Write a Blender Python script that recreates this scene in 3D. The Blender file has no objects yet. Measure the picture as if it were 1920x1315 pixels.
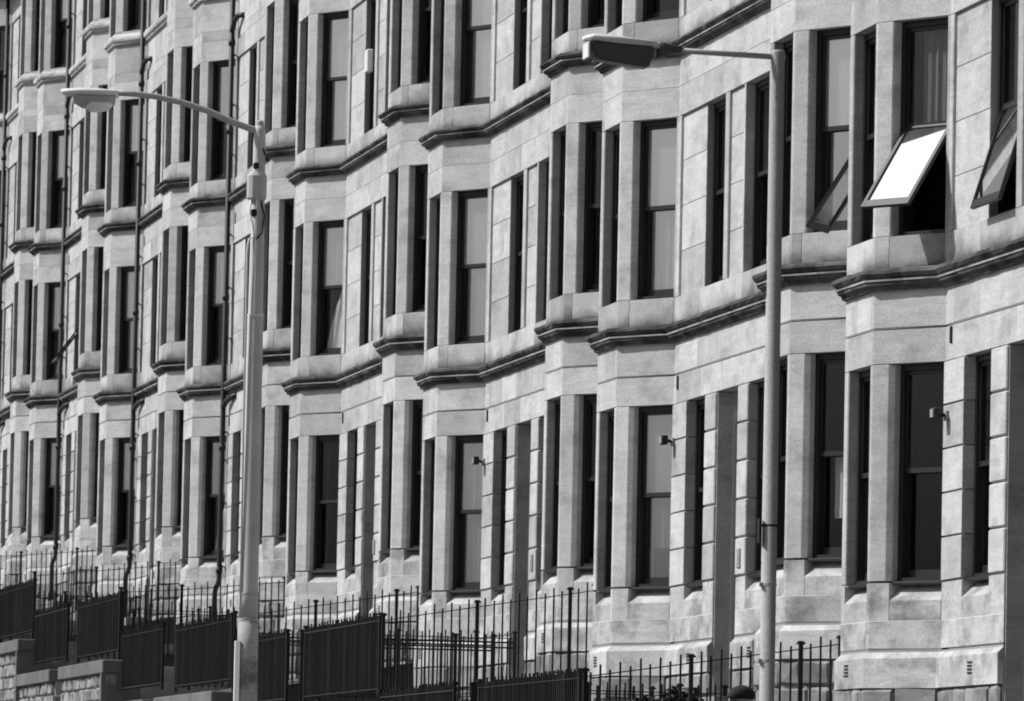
import bpy, bmesh, math, random
from mathutils import Vector, Matrix

R = math.radians
scene = bpy.context.scene
col = scene.collection

# ------------------------------------------------------------------ camera
CP = Vector((58.062, -15.704, -2.490))
YAW, PIT, ROL = R(79.581), R(4.244), R(1.186)
f0 = Vector((-math.sin(YAW), math.cos(YAW), 0)); r0 = Vector((math.cos(YAW), math.sin(YAW), 0)); u0 = Vector((0, 0, 1))
fw = f0 * math.cos(PIT) + u0 * math.sin(PIT)
up = -f0 * math.sin(PIT) + u0 * math.cos(PIT)
rt = r0 * math.cos(ROL) + up * math.sin(ROL)
up = -r0 * math.sin(ROL) + up * math.cos(ROL)
cam = bpy.data.cameras.new('camera'); cam.sensor_width = 36; cam.lens = 12001 / 1920 * 36
cam.dof.use_dof = True; cam.dof.focus_distance = 68; cam.dof.aperture_fstop = 11
cam.clip_start = 1; cam.clip_end = 4000
co = bpy.data.objects.new('camera', cam); col.objects.link(co)
mw = Matrix(((rt.x, up.x, -fw.x, CP.x), (rt.y, up.y, -fw.y, CP.y), (rt.z, up.z, -fw.z, CP.z), (0, 0, 0, 1)))
co.matrix_world = mw
scene.camera = co
scene.render.engine = 'CYCLES'
scene.cycles.pixel_filter_type = 'BLACKMAN_HARRIS'; scene.cycles.filter_width = 1.9     # a soft old lens

# ------------------------------------------------------------------ light
SUN_TH, SUN_EL = R(19), R(45)            # left of the facade normal, elevation
sdir = Vector((-math.sin(SUN_TH) * math.cos(SUN_EL), -math.cos(SUN_TH) * math.cos(SUN_EL), math.sin(SUN_EL)))
w = bpy.data.worlds.new('World'); scene.world = w; w.use_nodes = True
nt = w.node_tree; nt.nodes.clear()
sky = nt.nodes.new('ShaderNodeTexSky'); sky.sky_type = 'NISHITA'; sky.sun_disc = False
sky.sun_elevation = SUN_EL; sky.sun_rotation = R(180) + SUN_TH; sky.dust_density = 6.0
bw = nt.nodes.new('ShaderNodeRGBToBW')    # black and white film: a neutral sky
bg = nt.nodes.new('ShaderNodeBackground'); bg.inputs['Strength'].default_value = 0.075
wo = nt.nodes.new('ShaderNodeOutputWorld')
nt.links.new(sky.outputs[0], bw.inputs[0]); nt.links.new(bw.outputs[0], bg.inputs[0]); nt.links.new(bg.outputs[0], wo.inputs[0])
sl = bpy.data.lights.new('sun', 'SUN'); sl.energy = 4.6; sl.angle = R(0.5); sl.color = (1, 1, 1)
so = bpy.data.objects.new('sun', sl); col.objects.link(so)
so.rotation_euler = sdir.to_track_quat('Z', 'Y').to_euler()
vs = scene.view_settings
vs.view_transform = 'Standard'; vs.look = 'None'; vs.gamma = 1; vs.use_curve_mapping = False; vs.exposure = -0.06

# ------------------------------------------------------------------ materials
def mat(name):
    m = bpy.data.materials.new(name); m.use_nodes = True
    n = m.node_tree.nodes; l = m.node_tree.links
    return m, n, l, n['Principled BSDF']
def math_node(n, l, op, a, b, clamp=False):
    q = n.new('ShaderNodeMath'); q.operation = op; q.use_clamp = clamp
    for i, v in enumerate((a, b)):
        if v is None: continue
        if isinstance(v, (int, float)): q.inputs[i].default_value = v
        else: l.new(v, q.inputs[i])
    return q.outputs[0]
def coords(n, l, scale=(1, 1, 1)):
    tc = n.new('ShaderNodeTexCoord'); oi = n.new('ShaderNodeObjectInfo')
    ad = n.new('ShaderNodeVectorMath'); ad.operation = 'ADD'
    sc = math_node(n, l, 'MULTIPLY', oi.outputs['Random'], 61.0)
    l.new(tc.outputs['Object'], ad.inputs[0]); l.new(sc, ad.inputs[1])
    mp = n.new('ShaderNodeMapping'); mp.inputs['Scale'].default_value = scale
    l.new(ad.outputs[0], mp.inputs[0])
    return mp.outputs[0], oi.outputs['Random']
def noise(n, l, vec, scale, detail=3, rough=.6, dist=0):
    q = n.new('ShaderNodeTexNoise'); q.inputs['Scale'].default_value = scale
    q.inputs['Detail'].default_value = detail; q.inputs['Roughness'].default_value = rough; q.inputs['Distortion'].default_value = dist
    l.new(vec, q.inputs['Vector']); return q.outputs['Fac']
def ramp(n, l, fac, a, b):
    q = n.new('ShaderNodeMapRange'); q.inputs[1].default_value = a; q.inputs[2].default_value = b; q.clamp = True
    l.new(fac, q.inputs[0]); return q.outputs[0]
def stone_mat(name, base, rnd=.26, mott=.3, grain=.3, bed=.2, stain=0, stain_to=.07, bump=.25, streak=False, lo=.45, hi=.62, soot=False):
    m, n, l, b = mat(name)
    v, rn = coords(n, l)
    v2, _ = coords(n, l, (1.2, 1.2, 9))
    big = noise(n, l, v, 1.7, 4); fine = noise(n, l, v, 48, 3, .8); bedn = noise(n, l, v2, 1.6, 4, .6, .6)
    t = math_node(n, l, 'MULTIPLY_ADD', rn, rnd); t.node.inputs[2].default_value = 1 - rnd / 2
    odd = math_node(n, l, 'MULTIPLY_ADD', math_node(n, l, 'POWER', rn, 5.0), -.42 if rnd > .3 else 0); odd.node.inputs[2].default_value = 1.04   # the odd darker block
    t = math_node(n, l, 'MULTIPLY', t, odd)
    for src, k in ((big, mott), (fine, grain), (bedn, bed)):
        q = math_node(n, l, 'MULTIPLY_ADD', src, k); q.node.inputs[2].default_value = 1 - k / 2
        t = math_node(n, l, 'MULTIPLY', t, q)
    t = math_node(n, l, 'MULTIPLY', t, base)
    if stain:
        vs_, _ = coords(n, l, (7, 7, .7) if streak else (1, 1, 1.6))
        s = noise(n, l, vs_, 1.0 if streak else 1.5, 5, .65)
        if soot:                             # soot gathers along the foot of the stone, above the moulding
            tg = n.new('ShaderNodeTexCoord'); sp = n.new('ShaderNodeSeparateXYZ'); l.new(tg.outputs['Generated'], sp.inputs[0])
            inv = math_node(n, l, 'SUBTRACT', 1.0, sp.outputs['Z']); inv = math_node(n, l, 'POWER', inv, 3.0)
            s = math_node(n, l, 'ADD', s, math_node(n, l, 'MULTIPLY', inv, .42))
        s = math_node(n, l, 'MULTIPLY', ramp(n, l, s, lo, hi), stain)
        mx = n.new('ShaderNodeMix'); mx.data_type = 'FLOAT'
        l.new(s, mx.inputs[0]); l.new(t, mx.inputs[2]); mx.inputs[3].default_value = stain_to
        t = mx.outputs[0]
    l.new(t, b.inputs['Base Color'])
    b.inputs['Roughness'].default_value = .92; b.inputs['Specular IOR Level'].default_value = .15
    bp = n.new('ShaderNodeBump'); bp.inputs['Strength'].default_value = bump; bp.inputs['Distance'].default_value = .006
    l.new(fine, bp.inputs['Height']); l.new(bp.outputs[0], b.inputs['Normal'])
    return m
def plain(name, v, rough=.5, metal=0, var=.25, scale=14, spec=.4, rnd=0):
    m, n, l, b = mat(name)
    vec, rn = coords(n, l)
    q = noise(n, l, vec, scale, 4, .65)
    t = math_node(n, l, 'MULTIPLY_ADD', q, v * var * 2); t.node.inputs[2].default_value = v * (1 - var)
    if rnd:
        k_ = math_node(n, l, 'MULTIPLY_ADD', math_node(n, l, 'POWER', rn, 3.0), rnd); k_.node.inputs[2].default_value = .7
        t = math_node(n, l, 'MULTIPLY', t, k_)
    l.new(t, b.inputs['Base Color']); b.inputs['Roughness'].default_value = rough; b.inputs['Metallic'].default_value = metal
    b.inputs['Specular IOR Level'].default_value = spec
    return m
STONE = stone_mat('sandstone', .47, rnd=.5, mott=.66, grain=1.25, bed=.5, bump=.4, stain=.6, stain_to=.16, lo=.52, hi=.74)
BASE = stone_mat('sandstone_base', .46, rnd=.42, mott=.75, grain=1.25, bed=.6, bump=.4, stain=.85, stain_to=.14, lo=.47, hi=.68)
APRON = stone_mat('sandstone_stained', .46, rnd=.6, mott=.7, grain=1.05, stain=.92, stain_to=.085, soot=True, lo=.48, hi=.92)
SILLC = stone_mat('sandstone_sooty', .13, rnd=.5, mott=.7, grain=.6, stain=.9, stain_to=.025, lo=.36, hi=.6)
RUBBLE = stone_mat('rubble', .29, rnd=.5, mott=.6, stain=.7, stain_to=.09, bump=.6)
COPE = stone_mat('worn_coping', .14, mott=.5, stain=.5, stain_to=.1)
MORTAR = stone_mat('mortar', .3, rnd=0, grain=.5)
LIME = stone_mat('lime_mortar', .62, rnd=0, grain=.3)
PAINT = plain('dark_sash_paint', .018, .45)
IRON = plain('black_railing_paint', .012, .6, spec=.3, rnd=2.6, var=.5)
PIPE = plain('black_pipe_paint', .014, .55)
LITE = plain('light_frame_paint', .3, .5)
DFRAME = plain('pale_door_frame_paint', .6, .5, var=.08)
WHITE = plain('white_paint', .75, .4, var=.06)
DOOR = plain('dark_door_paint', .025, .45)
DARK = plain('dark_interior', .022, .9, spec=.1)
BLIND = plain('white_blind', .8, .8, var=.12, scale=5)
NET = plain('net_curtain', .7, .9, var=.25, scale=9)
DRAPE = plain('grey_curtain', .16, .9, var=.3, scale=9)
SLATE = plain('roof_slate', .06, .6)
TARMAC = plain('asphalt', .05, .9, scale=40)
FLAG = plain('concrete_paving', .22, .9, scale=20)
SOIL = plain('garden_soil', .07, .95, scale=8, var=.5)
GRND = plain('town_ground', .08, .95, scale=.3)
POLE2 = stone_mat('lamp_post_steel', .34, rnd=.06, mott=.5, grain=1.0, bed=.1, bump=.1)
POLE = stone_mat('lamp_post_concrete', .46, rnd=.06, mott=.5, grain=.34, bed=.1, bump=.15)
POLEB = stone_mat('weathered_lamp_base', .42, rnd=.0, mott=.5, grain=.5, bed=.5, stain=.8, stain_to=.1)
STEEL = plain('grey_lamp_steel', .42, .5, var=.2, scale=20)
CANOPY = plain('pale_lamp_canopy', .72, .5, var=.12)
BOWL = plain('dark_lamp_bowl', .085, .35)
OPAL = plain('opal_lamp_bowl', .9, .25, var=.03)
LEAF = plain('shrub_leaf', .03, .7)
FROST = plain('white_backed_pane', .8, .15, var=.03)
COAT = plain('dark_coat', .02, .9); SKIN = plain('skin', .3, .6); CAPM = plain('dark_cap', .012, .9)

GLASS, n, l, b = mat('window_glass')
n.remove(b)
tr = n.new('ShaderNodeBsdfTransparent'); tr.inputs[0].default_value = (.86, .86, .86, 1)
gl = n.new('ShaderNodeBsdfGlossy'); gl.inputs['Roughness'].default_value = .015; gl.inputs[0].default_value = (.9, .9, .9, 1)
fr = n.new('ShaderNodeLayerWeight'); fr.inputs[0].default_value = .5
mx = n.new('ShaderNodeMixShader')
q5 = math_node(n, l, 'POWER', fr.outputs['Facing'], 5.0); q5 = math_node(n, l, 'MULTIPLY_ADD', q5, .9); q5.node.inputs[2].default_value = .035
l.new(q5, mx.inputs[0]); l.new(tr.outputs[0], mx.inputs[1]); l.new(gl.outputs[0], mx.inputs[2])
l.new(mx.outputs[0], n['Material Output'].inputs[0])

GLASS2 = GLASS.copy(); GLASS2.name = 'boosted_reflection_glass'      # reflectance raised in chosen panes to imitate a brighter sky
for nd in GLASS2.node_tree.nodes:
    if nd.type == 'MATH' and nd.operation == 'MULTIPLY_ADD': nd.inputs[2].default_value = .38
GLASS3 = GLASS.copy(); GLASS3.name = 'mirror_bright_glass'
for nd in GLASS3.node_tree.nodes:
    if nd.type == 'MATH' and nd.operation == 'MULTIPLY_ADD': nd.inputs[2].default_value = .97
    if nd.type == 'BSDF_GLOSSY': nd.inputs[0].default_value = (1, 1, 1, 1)
# ------------------------------------------------------------------ helpers
def link_mesh(name, me, m, parent=None):
    if not me.materials: me.materials.append(m)
    o = bpy.data.objects.new(name, me); col.objects.link(o)
    if parent: o.parent = parent
    return o
def from_bm(name, bm, m, parent=None, smooth=False):
    bmesh.ops.recalc_face_normals(bm, faces=bm.faces)
    me = bpy.data.meshes.new(name); bm.to_mesh(me); bm.free()
    if smooth:
        for p in me.polygons: p.use_smooth = True
    return link_mesh(name, me, m, parent)
def add_prism(bm, poly, z0, z1, tops=None, bots=None, bev=0):
    n_ = len(poly)
    a = [bm.verts.new((p[0], p[1], bots[i] if bots else z0)) for i, p in enumerate(poly)]
    c = [bm.verts.new((p[0], p[1], tops[i] if tops else z1)) for i, p in enumerate(poly)]
    fs = [bm.faces.new(a[::-1]), bm.faces.new(c)]
    for i in range(n_):
        j = (i + 1) % n_
        fs.append(bm.faces.new((a[i], a[j], c[j], c[i])))
    if bev:
        es = list({e for f in fs for e in f.edges})
        bmesh.ops.bevel(bm, geom=es, offset=bev, segments=1, profile=.5, affect='EDGES', clamp_overlap=True)
def add_box(bm, x0, x1, y0, y1, z0, z1, M=None, bev=0):
    n0 = len(bm.verts)
    add_prism(bm, [(x0, y0), (x1, y0), (x1, y1), (x0, y1)], z0, z1, bev=bev)
    if M is not None:
        bm.verts.ensure_lookup_table()
        for v in bm.verts[n0:]: v.co = M @ v.co
def add_tube(bm, pts, rad, seg=8, cap=True):
    pts = [Vector(p) for p in pts]
    rads = rad if isinstance(rad, (list, tuple)) else [rad] * len(pts)
    rings = []
    for i, p in enumerate(pts):
        d = (pts[min(i + 1, len(pts) - 1)] - pts[max(i - 1, 0)]).normalized()
        a = d.orthogonal().normalized() if i == 0 else (pa - d * pa.dot(d)).normalized()
        pa = a; b_ = d.cross(a)
        rings.append([bm.verts.new(p + (a * math.cos(2 * math.pi * k / seg) + b_ * math.sin(2 * math.pi * k / seg)) * rads[i]) for k in range(seg)])
    for r1, r2 in zip(rings, rings[1:]):
        for k in range(seg):
            bm.faces.new((r1[k], r1[(k + 1) % seg], r2[(k + 1) % seg], r2[k]))
    if cap:
        bm.faces.new(rings[0][::-1]); bm.faces.new(rings[-1])
def empty(name, loc, label, cat, group=None):
    o = bpy.data.objects.new(name, None); o.location = loc; o.empty_display_size = .3; col.objects.link(o)
    o['label'] = label; o['category'] = cat
    if group: o['group'] = group
    return o
def copy_tree(o, parent=None):
    c = o.copy(); col.objects.link(c)
    if parent: c.parent = parent
    for ch in o.children: copy_tree(ch, c)
    return c
def struct(o, kind='structure'):
    o['kind'] = kind; return o

# ------------------------------------------------------------------ terrain
PROF = [(-600, 6), (-200, 3.5), (-110, 1.3), (-70, -.2), (-50, -1.0), (-26, -2.0), (-13, -2.55), (3, -3.05), (20, -3.4), (58, -4.1), (120, -5), (600, -9)]
def gz(x):
    for (a, za), (b_, zb) in zip(PROF, PROF[1:]):
        if x <= b_: return za + (zb - za) * (x - a) / (b_ - a)
    return PROF[-1][1]
def strip_sheet(name, y0, y1, dz, m, x0=-600, x1=600, thick=0):
    bm = bmesh.new(); xs = [x0] + [p[0] for p in PROF if x0 < p[0] < x1] + [x1]
    prev = None
    for x in xs:
        z = gz(x) + dz
        v = [bm.verts.new((x, y0, z)), bm.verts.new((x, y1, z))]
        if thick: v += [bm.verts.new((x, y1, z - thick)), bm.verts.new((x, y0, z - thick))]
        if prev:
            k = len(v)
            for i in range(k if thick else 1):
                bm.faces.new((prev[i], prev[(i + 1) % k], v[(i + 1) % k], v[i]))
        elif thick: bm.faces.new(v)
        prev = v
    if thick: bm.faces.new(prev[::-1])
    return struct(from_bm(name, bm, m))
strip_sheet('ground', -900, 900, -.25, GRND)
strip_sheet('road', -13.0, -6.0, -.13, TARMAC)
strip_sheet('kerb', -6.0, -5.85, 0.0, FLAG, thick=.2)
strip_sheet('pavement', -5.848, -3.25, 0.0, FLAG, -140, 120, thick=.2)
strip_sheet('kerb', -13.15, -13.0, 0.0, FLAG, thick=.2)
strip_sheet('pavement', -16.5, -13.152, 0.0, FLAG, -140, 120, thick=.2)

def skyline(name, y, depth, lo, hi, seed, m, step):
    rg = random.Random(seed); bm = bmesh.new(); x = -420; prev = None
    while x < 260:
        z = rg.uniform(lo, hi); w_ = rg.uniform(*step)
        for xx, zz in ((x, z - 1.5), (x + w_ * .2, z), (x + w_ * .8, z), (x + w_, z - 1.5)):
            v = [bm.verts.new((xx, y + q, zz_)) for q, zz_ in ((0, -12), (0, zz), (-depth, zz), (-depth, -12))]
            if prev:
                for i in range(4): bm.faces.new((prev[i], prev[(i + 1) % 4], v[(i + 1) % 4], v[i]))
            else: bm.faces.new(v)
            prev = v
        x += w_ + .01
    bm.faces.new(prev[::-1])
    return struct(from_bm(name, bm, m))
skyline('reflection_skyline', -150, 40, 1.5, 6.5, 4, GRND, (6, 16))  # unseen dark skyline, added to darken the lower reflections in the panes

# ------------------------------------------------------------------ tenement geometry
Mw, CDX, W, P, GAP = 6.3696, .8563, 1.195, .5293, .9195
UL = Mw + 4 * CDX + 2 * W + GAP
UX = [.044, -.025, -.028, -.015, .004, .008, .007, .003]
UY = [-.096, -.057, .018, .042, .04, .04, .021, -.008]
UZ = [0, .376, .76, 1.498, 2.211, 2.921, 3.645, 4.014]
PATH = [(-Mw / 2 - 2 * CDX - W, 0), (-Mw / 2 - CDX - W, -P), (-Mw / 2 - CDX, -P), (-Mw / 2, 0), (Mw / 2, 0), (Mw / 2 + CDX, -P),
        (Mw / 2 + CDX + W, -P), (Mw / 2 + 2 * CDX + W, 0), (Mw / 2 + 2 * CDX + W + GAP, 0)]
PATH = [Vector(p) for p in PATH]
S = [0]
for a, b_ in zip(PATH, PATH[1:]): S.append(S[-1] + (b_ - a).length)
DIR = [(b_ - a).normalized() for a, b_ in zip(PATH, PATH[1:])]
NRM = [Vector((-d.y, d.x)) for d in DIR]
def sx(x): return S[3] + x + Mw / 2          # wall x -> path parameter
def seg_at(s, end=False):
    for i in range(len(DIR)):
        if s < S[i + 1] - 1e-6 or (end and s < S[i + 1] + 1e-6): return i
    return len(DIR) - 1
def corner(i, d):
    if i == 0: return PATH[0] + NRM[0] * 0 + Vector((0, d))
    if i == len(PATH) - 1: return PATH[i] + NRM[-1] * d
    n1, n2 = NRM[i - 1], NRM[i]
    return PATH[i] + (n1 + n2) * (d / (1 + n1.dot(n2)))
def at(s, d, end=False):
    for i, t in enumerate(S):
        if abs(s - t) < 1e-5: return corner(i, d)
    i = seg_at(s, end)
    return PATH[i] + DIR[i] * (s - S[i]) + NRM[i] * d
def poly(s0, s1, d0, d1, ch0=0, ch1=0):
    mid = [i for i, t in enumerate(S) if s0 + 1e-5 < t < s1 - 1e-5]
    out = []
    c0, e0 = ch0 if isinstance(ch0, tuple) else (ch0, ch0)
    c1, e1 = ch1 if isinstance(ch1, tuple) else (ch1, ch1)
    if ch0: out += [at(s0, d0 + e0), at(s0 + c0, d0)]
    else: out.append(at(s0, d0))
    out += [corner(i, d0) for i in mid]
    if ch1: out += [at(s1 - c1, d0, True), at(s1, d0 + e1, True)]
    else: out.append(at(s1, d0, True))
    nout = len(out)
    inn = [at(s1, d1, True)] + [corner(i, d1) for i in reversed(mid)] + [at(s0, d1)]
    # drop crossed inner corners
    return out + inn, nout

TH = .32
proto = None
core_bm = bmesh.new()
def stone(name, s0, s1, z0, z1, d0=0, m=None, d1=TH, ch0=0, ch1=0, bev=.003, top_out=None, top_in=None):
    pl, no = poly(s0, s1, d0, d1, ch0, ch1)
    bm = bmesh.new()
    tops = None
    if top_out is not None: tops = [top_out] * no + [top_in] * (len(pl) - no)
    add_prism(bm, pl, z0, z1, tops=tops, bev=bev)
    return from_bm(name, bm, m or STONE, proto)
def core(s0, s1, z0, z1, d0=.006, d1=TH - .02):
    pl, no = poly(s0, s1, d0, d1); add_prism(core_bm, pl, z0, z1)
def band(z0, z1, cuts, d0=0, m=None, name='ashlar_stone', g=.0025, gz_=.003, back=True, d1=TH, top_out=None, top_in=None):
    for a, b_ in zip(cuts, cuts[1:]):
        stone(name, a + g / 2, b_ - g / 2, z0 + gz_ / 2, z1 - gz_ / 2, d0, m, d1=d1, top_out=top_out, top_in=top_in)

proto = empty('tenement', (0, 0, 0), 'x', 'tenement')
rng = random.Random(7)
DX0, DX1 = sx(-.81), sx(.385)               # the street door
SE = S[-1]
# window openings on the path
SPL = .06
BAYWIN = [(S[0] + .06, S[1] - .22 - SPL), (S[1] + .15, S[2] - .11), (S[2] + .22 + SPL, S[3] - .012),
          (S[4] + .06, S[5] - .22 - SPL), (S[5] + .15, S[6] - .11), (S[6] + .22 + SPL, S[7] - .012)]
BAYWINU = [(S[0] + .06, S[1] - .22), (S[1] + .15, S[2] - .11), (S[2] + .22, S[3] - .05),
          (S[4] + .06, S[5] - .22), (S[5] + .15, S[6] - .11), (S[6] + .22, S[7] - .05)]
WALL0 = [(sx(-2.42), sx(-1.385)), (sx(.885), sx(1.92))]
WALLU = [(sx(-1.737), sx(-.605)), (sx(.465), sx(1.6))]
def cuts_bay_a(): return [S[0] + .5, S[1] + .62, S[2] + .62]
def frieze_cuts(k):
    r = random.Random(k)
    c = [0, S[0] + .45, S[1] + .5, S[2] - .12, S[3] + .3]
    x = c[-1]
    while x < S[4] - 1.3:
        x += r.uniform(.75, 1.25); c.append(x)
    c += [S[4] + .4, S[5] + .55, S[6] - .12, S[7] + .05, SE]
    return c
def frieze_simple(k):
    r = random.Random(k * 5 + 1)
    c = [0, S[1] + .14, S[2] - .02, S[3] + .12]
    x = c[-1]
    while x < S[4] - 1.5:
        x += r.uniform(.9, 1.4); c.append(x)
    c += [S[4] + .35, S[5] + .16, S[6] - .02, S[7] + .1, SE]
    return c
def lintel_cuts(wins):
    c = [0]
    for a, b_ in sorted(BAYWIN + wins): c.append((a + b_) / 2 if False else a - .08)
    c = [0] + [x for x in c if x > .2] + [S[7] + .1, SE]
    return sorted(c)
# --- lower courses, broken by the door
def split_door(c):
    l_ = [x for x in c if x < DX0 - .15] + [DX0]; r_ = [DX1] + [x for x in c if x > DX1 + .15]
    return l_, r_
for z0, z1, d0, mt, k in ((-.685, -.39, 0, BASE, 3),):
    for c in split_door(frieze_cuts(k)): band(z0, z1, c, d0, mt)
    core(0, DX0, z0, z1 - .19 + .19); core(DX1, SE, z0, z1)
# sill course: sloped stones under the windows, plain ones under the piers
wins0 = sorted(BAYWIN + WALL0)
cut = 0
for a, b_ in wins0 + [(SE, SE)]:
    if cut < a - .02:
        for (q0, q1) in ([(cut, a)] if not (cut < DX0 < a) else [(cut, DX0), (DX1, a)]):
            stone('ashlar_stone', q0 + .002, q1 - .002, -.388, -.012, 0, BASE)
    if a < SE:
        stone('sill_stone', a + .002, b_ - .002, -.388, -.02, 0, BASE, d1=.17, top_out=-.185, top_in=-.018)
        core(a, b_, -.39, -.02, .172)
    cut = b_
core(0, DX0, -.39, -.2); core(DX1, SE, -.39, -.2)
# pale pointing line on the base
for q0, q1 in ((0, DX0), (DX1, SE)):
    pl, no = poly(q0, q1, -.001, .02); bm = bmesh.new(); add_prism(bm, pl, -.394, -.386); from_bm('pointing', bm, LIME, proto)
# plinth with weathered top, rubble under it
for q0, q1 in ((0, DX0), (DX1, SE)):
    cs = [x for x in frieze_simple(9) if q0 + .2 < x < q1 - .2]; cs = [q0] + cs + [q1]
    for a, b_ in zip(cs, cs[1:]):
        stone('plinth_stone', a + .003, b_ - .003, -1.055, -.69, -.055, BASE, d1=.05, top_out=-.76, top_in=-.645)
    core(q0, q1, -2.3, -.66, .0)
    for k in range(4):
        z1 = -1.065 - .29 * k; z0 = z1 - .285
        if k == 3: z0 = -2.3
        s = q0; i = 0
        while s < q1 - .05:
            e = min(q1, s + rng.uniform(.3, .62))
            if q1 - e < .15: e = q1
            pl, no = poly(s + .012, e - .012, -.035 - rng.uniform(0, .03), .03); bm = bmesh.new()
            add_prism(bm, pl, z0 + .012, z1 - .004, bev=.03)
            for v in bm.verts: v.co += Vector((rng.uniform(-.012, .012), rng.uniform(-.012, .012), rng.uniform(-.012, .012)))
            from_bm('rubble_stone', bm, RUBBLE, proto); s = e
core(DX0, DX1, -2.3, -1.4, .02)
bm = bmesh.new(); add_prism(bm, poly(DX0 + .01, DX1 - .01, -.2, .5)[0], -1.6, -1.36, bev=.01); from_bm('door_step', bm, FLAG, proto)
bm = bmesh.new(); add_prism(bm, poly(DX0 - .1, DX1 + .1, -.55, -.205)[0], -1.9, -1.54, bev=.01); from_bm('door_step', bm, FLAG, proto)

# --- ground floor piers
def pier(name, s0, s1, z0, z1, c0=0, c1=0, d0=0, m=None, d1=TH):
    stone(name, s0, s1, z0, z1, d0, m, d1=d1, ch0=c0, ch1=c1, bev=.005)
def pier_core(s0, s1, z0, z1, d0=.014): core(s0 + .014, s1 - .014, z0, z1, d0)
def quoin_pier(s0, s1):
    h = 2.173 / 5
    for k in range(5):
        z0, z1 = k * h, (k + 1) * h
        a, b_ = s0, s1
        pl, no = poly(a, b_, -.012, TH); bm = bmesh.new()
        add_prism(bm, pl, z0 + .009, z1 - .009, bev=.012); from_bm('quoin_stone', bm, STONE, proto)
    pier_core(s0, s1, -.02, 2.175, .02)
def bay_piers(z0, z1, nm='mullion', SPL=.06):
    sp_ = (SPL, .04) if SPL else .015
    for a, b_, l_, r_ in ((S[1] - .22 - SPL, S[1] + .15, sp_, .015), (S[2] - .11, S[2] + .22 + SPL, .015, sp_), (S[5] - .22 - SPL, S[5] + .15, sp_, .015), (S[6] - .11, S[6] + .22 + SPL, .015, sp_)):
        pier(nm, a, b_, z0, z1, l_, r_)
    pier(nm, 0.001, S[0] + .06, z0, z1)
    pier(nm, S[7] - (.012 if SPL else .05), SE - .001, z0, z1)
bay_piers(.008, 2.168)
for a, b_ in ((S[3] - .012, sx(-2.42)), (sx(-1.385), DX0), (DX1, sx(.885)), (sx(1.92), S[4] + .06)): quoin_pier(a, b_)
# --- friezes, string line, cornices, upper floors
LINT = .34
def frieze(z0, z1, k, simple=False, m=None, gz_=.0025, name='ashlar_stone', bot_gap=0):
    c = frieze_simple(k) if simple else frieze_cuts(k)
    for a, b_ in zip(c, c[1:]): stone(name, a + .0012, b_ - .0012, z0 + gz_ / 2 + bot_gap, z1 - gz_ / 2, 0, m)
    core(0, SE, z0 + .01, z1)
frieze(2.173, 2.512, 11, True, name='lintel_stone')
frieze(2.512, 2.92, 12, bot_gap=.02)
PROFC = [(0.02, 0), (-.035, 0), (-.05, .045), (-.085, .06), (-.095, .095), (-.075, .115), (-.12, .145), (-.145, .18), (-.14, .215), (-.105, .235), (0.02, .25)]
def cornice(z, h, m, prof=PROFC, name='cornice_stone', kout=1.0):
    sc = h / .25
    cuts = [0, S[0] + .55, S[1] + .6, S[2] + .5, S[3] + .8, sx(-1.0), sx(.5), sx(2.0), S[4] + .5, S[5] + .6, S[6] + .5, S[7] + .2, SE]
    for a, b_ in zip(cuts, cuts[1:]):
        ks = [t for t in S if a + .01 < t < b_ - .01]
        ss = sorted([a + .002] + ks + [b_ - .002] + [x for x in (a + i * .22 for i in range(1, 12)) if x < b_ - .08 and all(abs(x - t) > .1 for t in ks)])
        bm = bmesh.new(); rings = []
        for i, s in enumerate(ss):
            rings.append([bm.verts.new((*at(s, d * kout + (rng.uniform(-.007, .004) if d < -.03 else 0), i == len(ss) - 1), z + q * sc + rng.uniform(-.004, .004))) for d, q in prof])
        for r1, r2 in zip(rings, rings[1:]):
            for k in range(len(prof)):
                kk = (k + 1) % len(prof); bm.faces.new((r1[k], r1[kk], r2[kk], r2[k]))
        bm.faces.new(rings[0][::-1]); bm.faces.new(rings[-1])
        from_bm(name, bm, m, proto)
        if m is SILLC:  # paler strip: catch-light put into the stone colour, as on a rain-washed edge
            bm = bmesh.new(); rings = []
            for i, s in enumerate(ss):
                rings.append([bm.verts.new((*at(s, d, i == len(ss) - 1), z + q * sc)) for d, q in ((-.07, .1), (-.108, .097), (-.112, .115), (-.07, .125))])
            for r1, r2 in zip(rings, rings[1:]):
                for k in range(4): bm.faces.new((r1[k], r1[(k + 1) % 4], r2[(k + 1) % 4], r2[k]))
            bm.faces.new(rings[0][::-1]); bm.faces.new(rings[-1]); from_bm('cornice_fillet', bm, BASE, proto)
    core(0, SE, z, z + h)
cornice(2.905, .225, SILLC)
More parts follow.
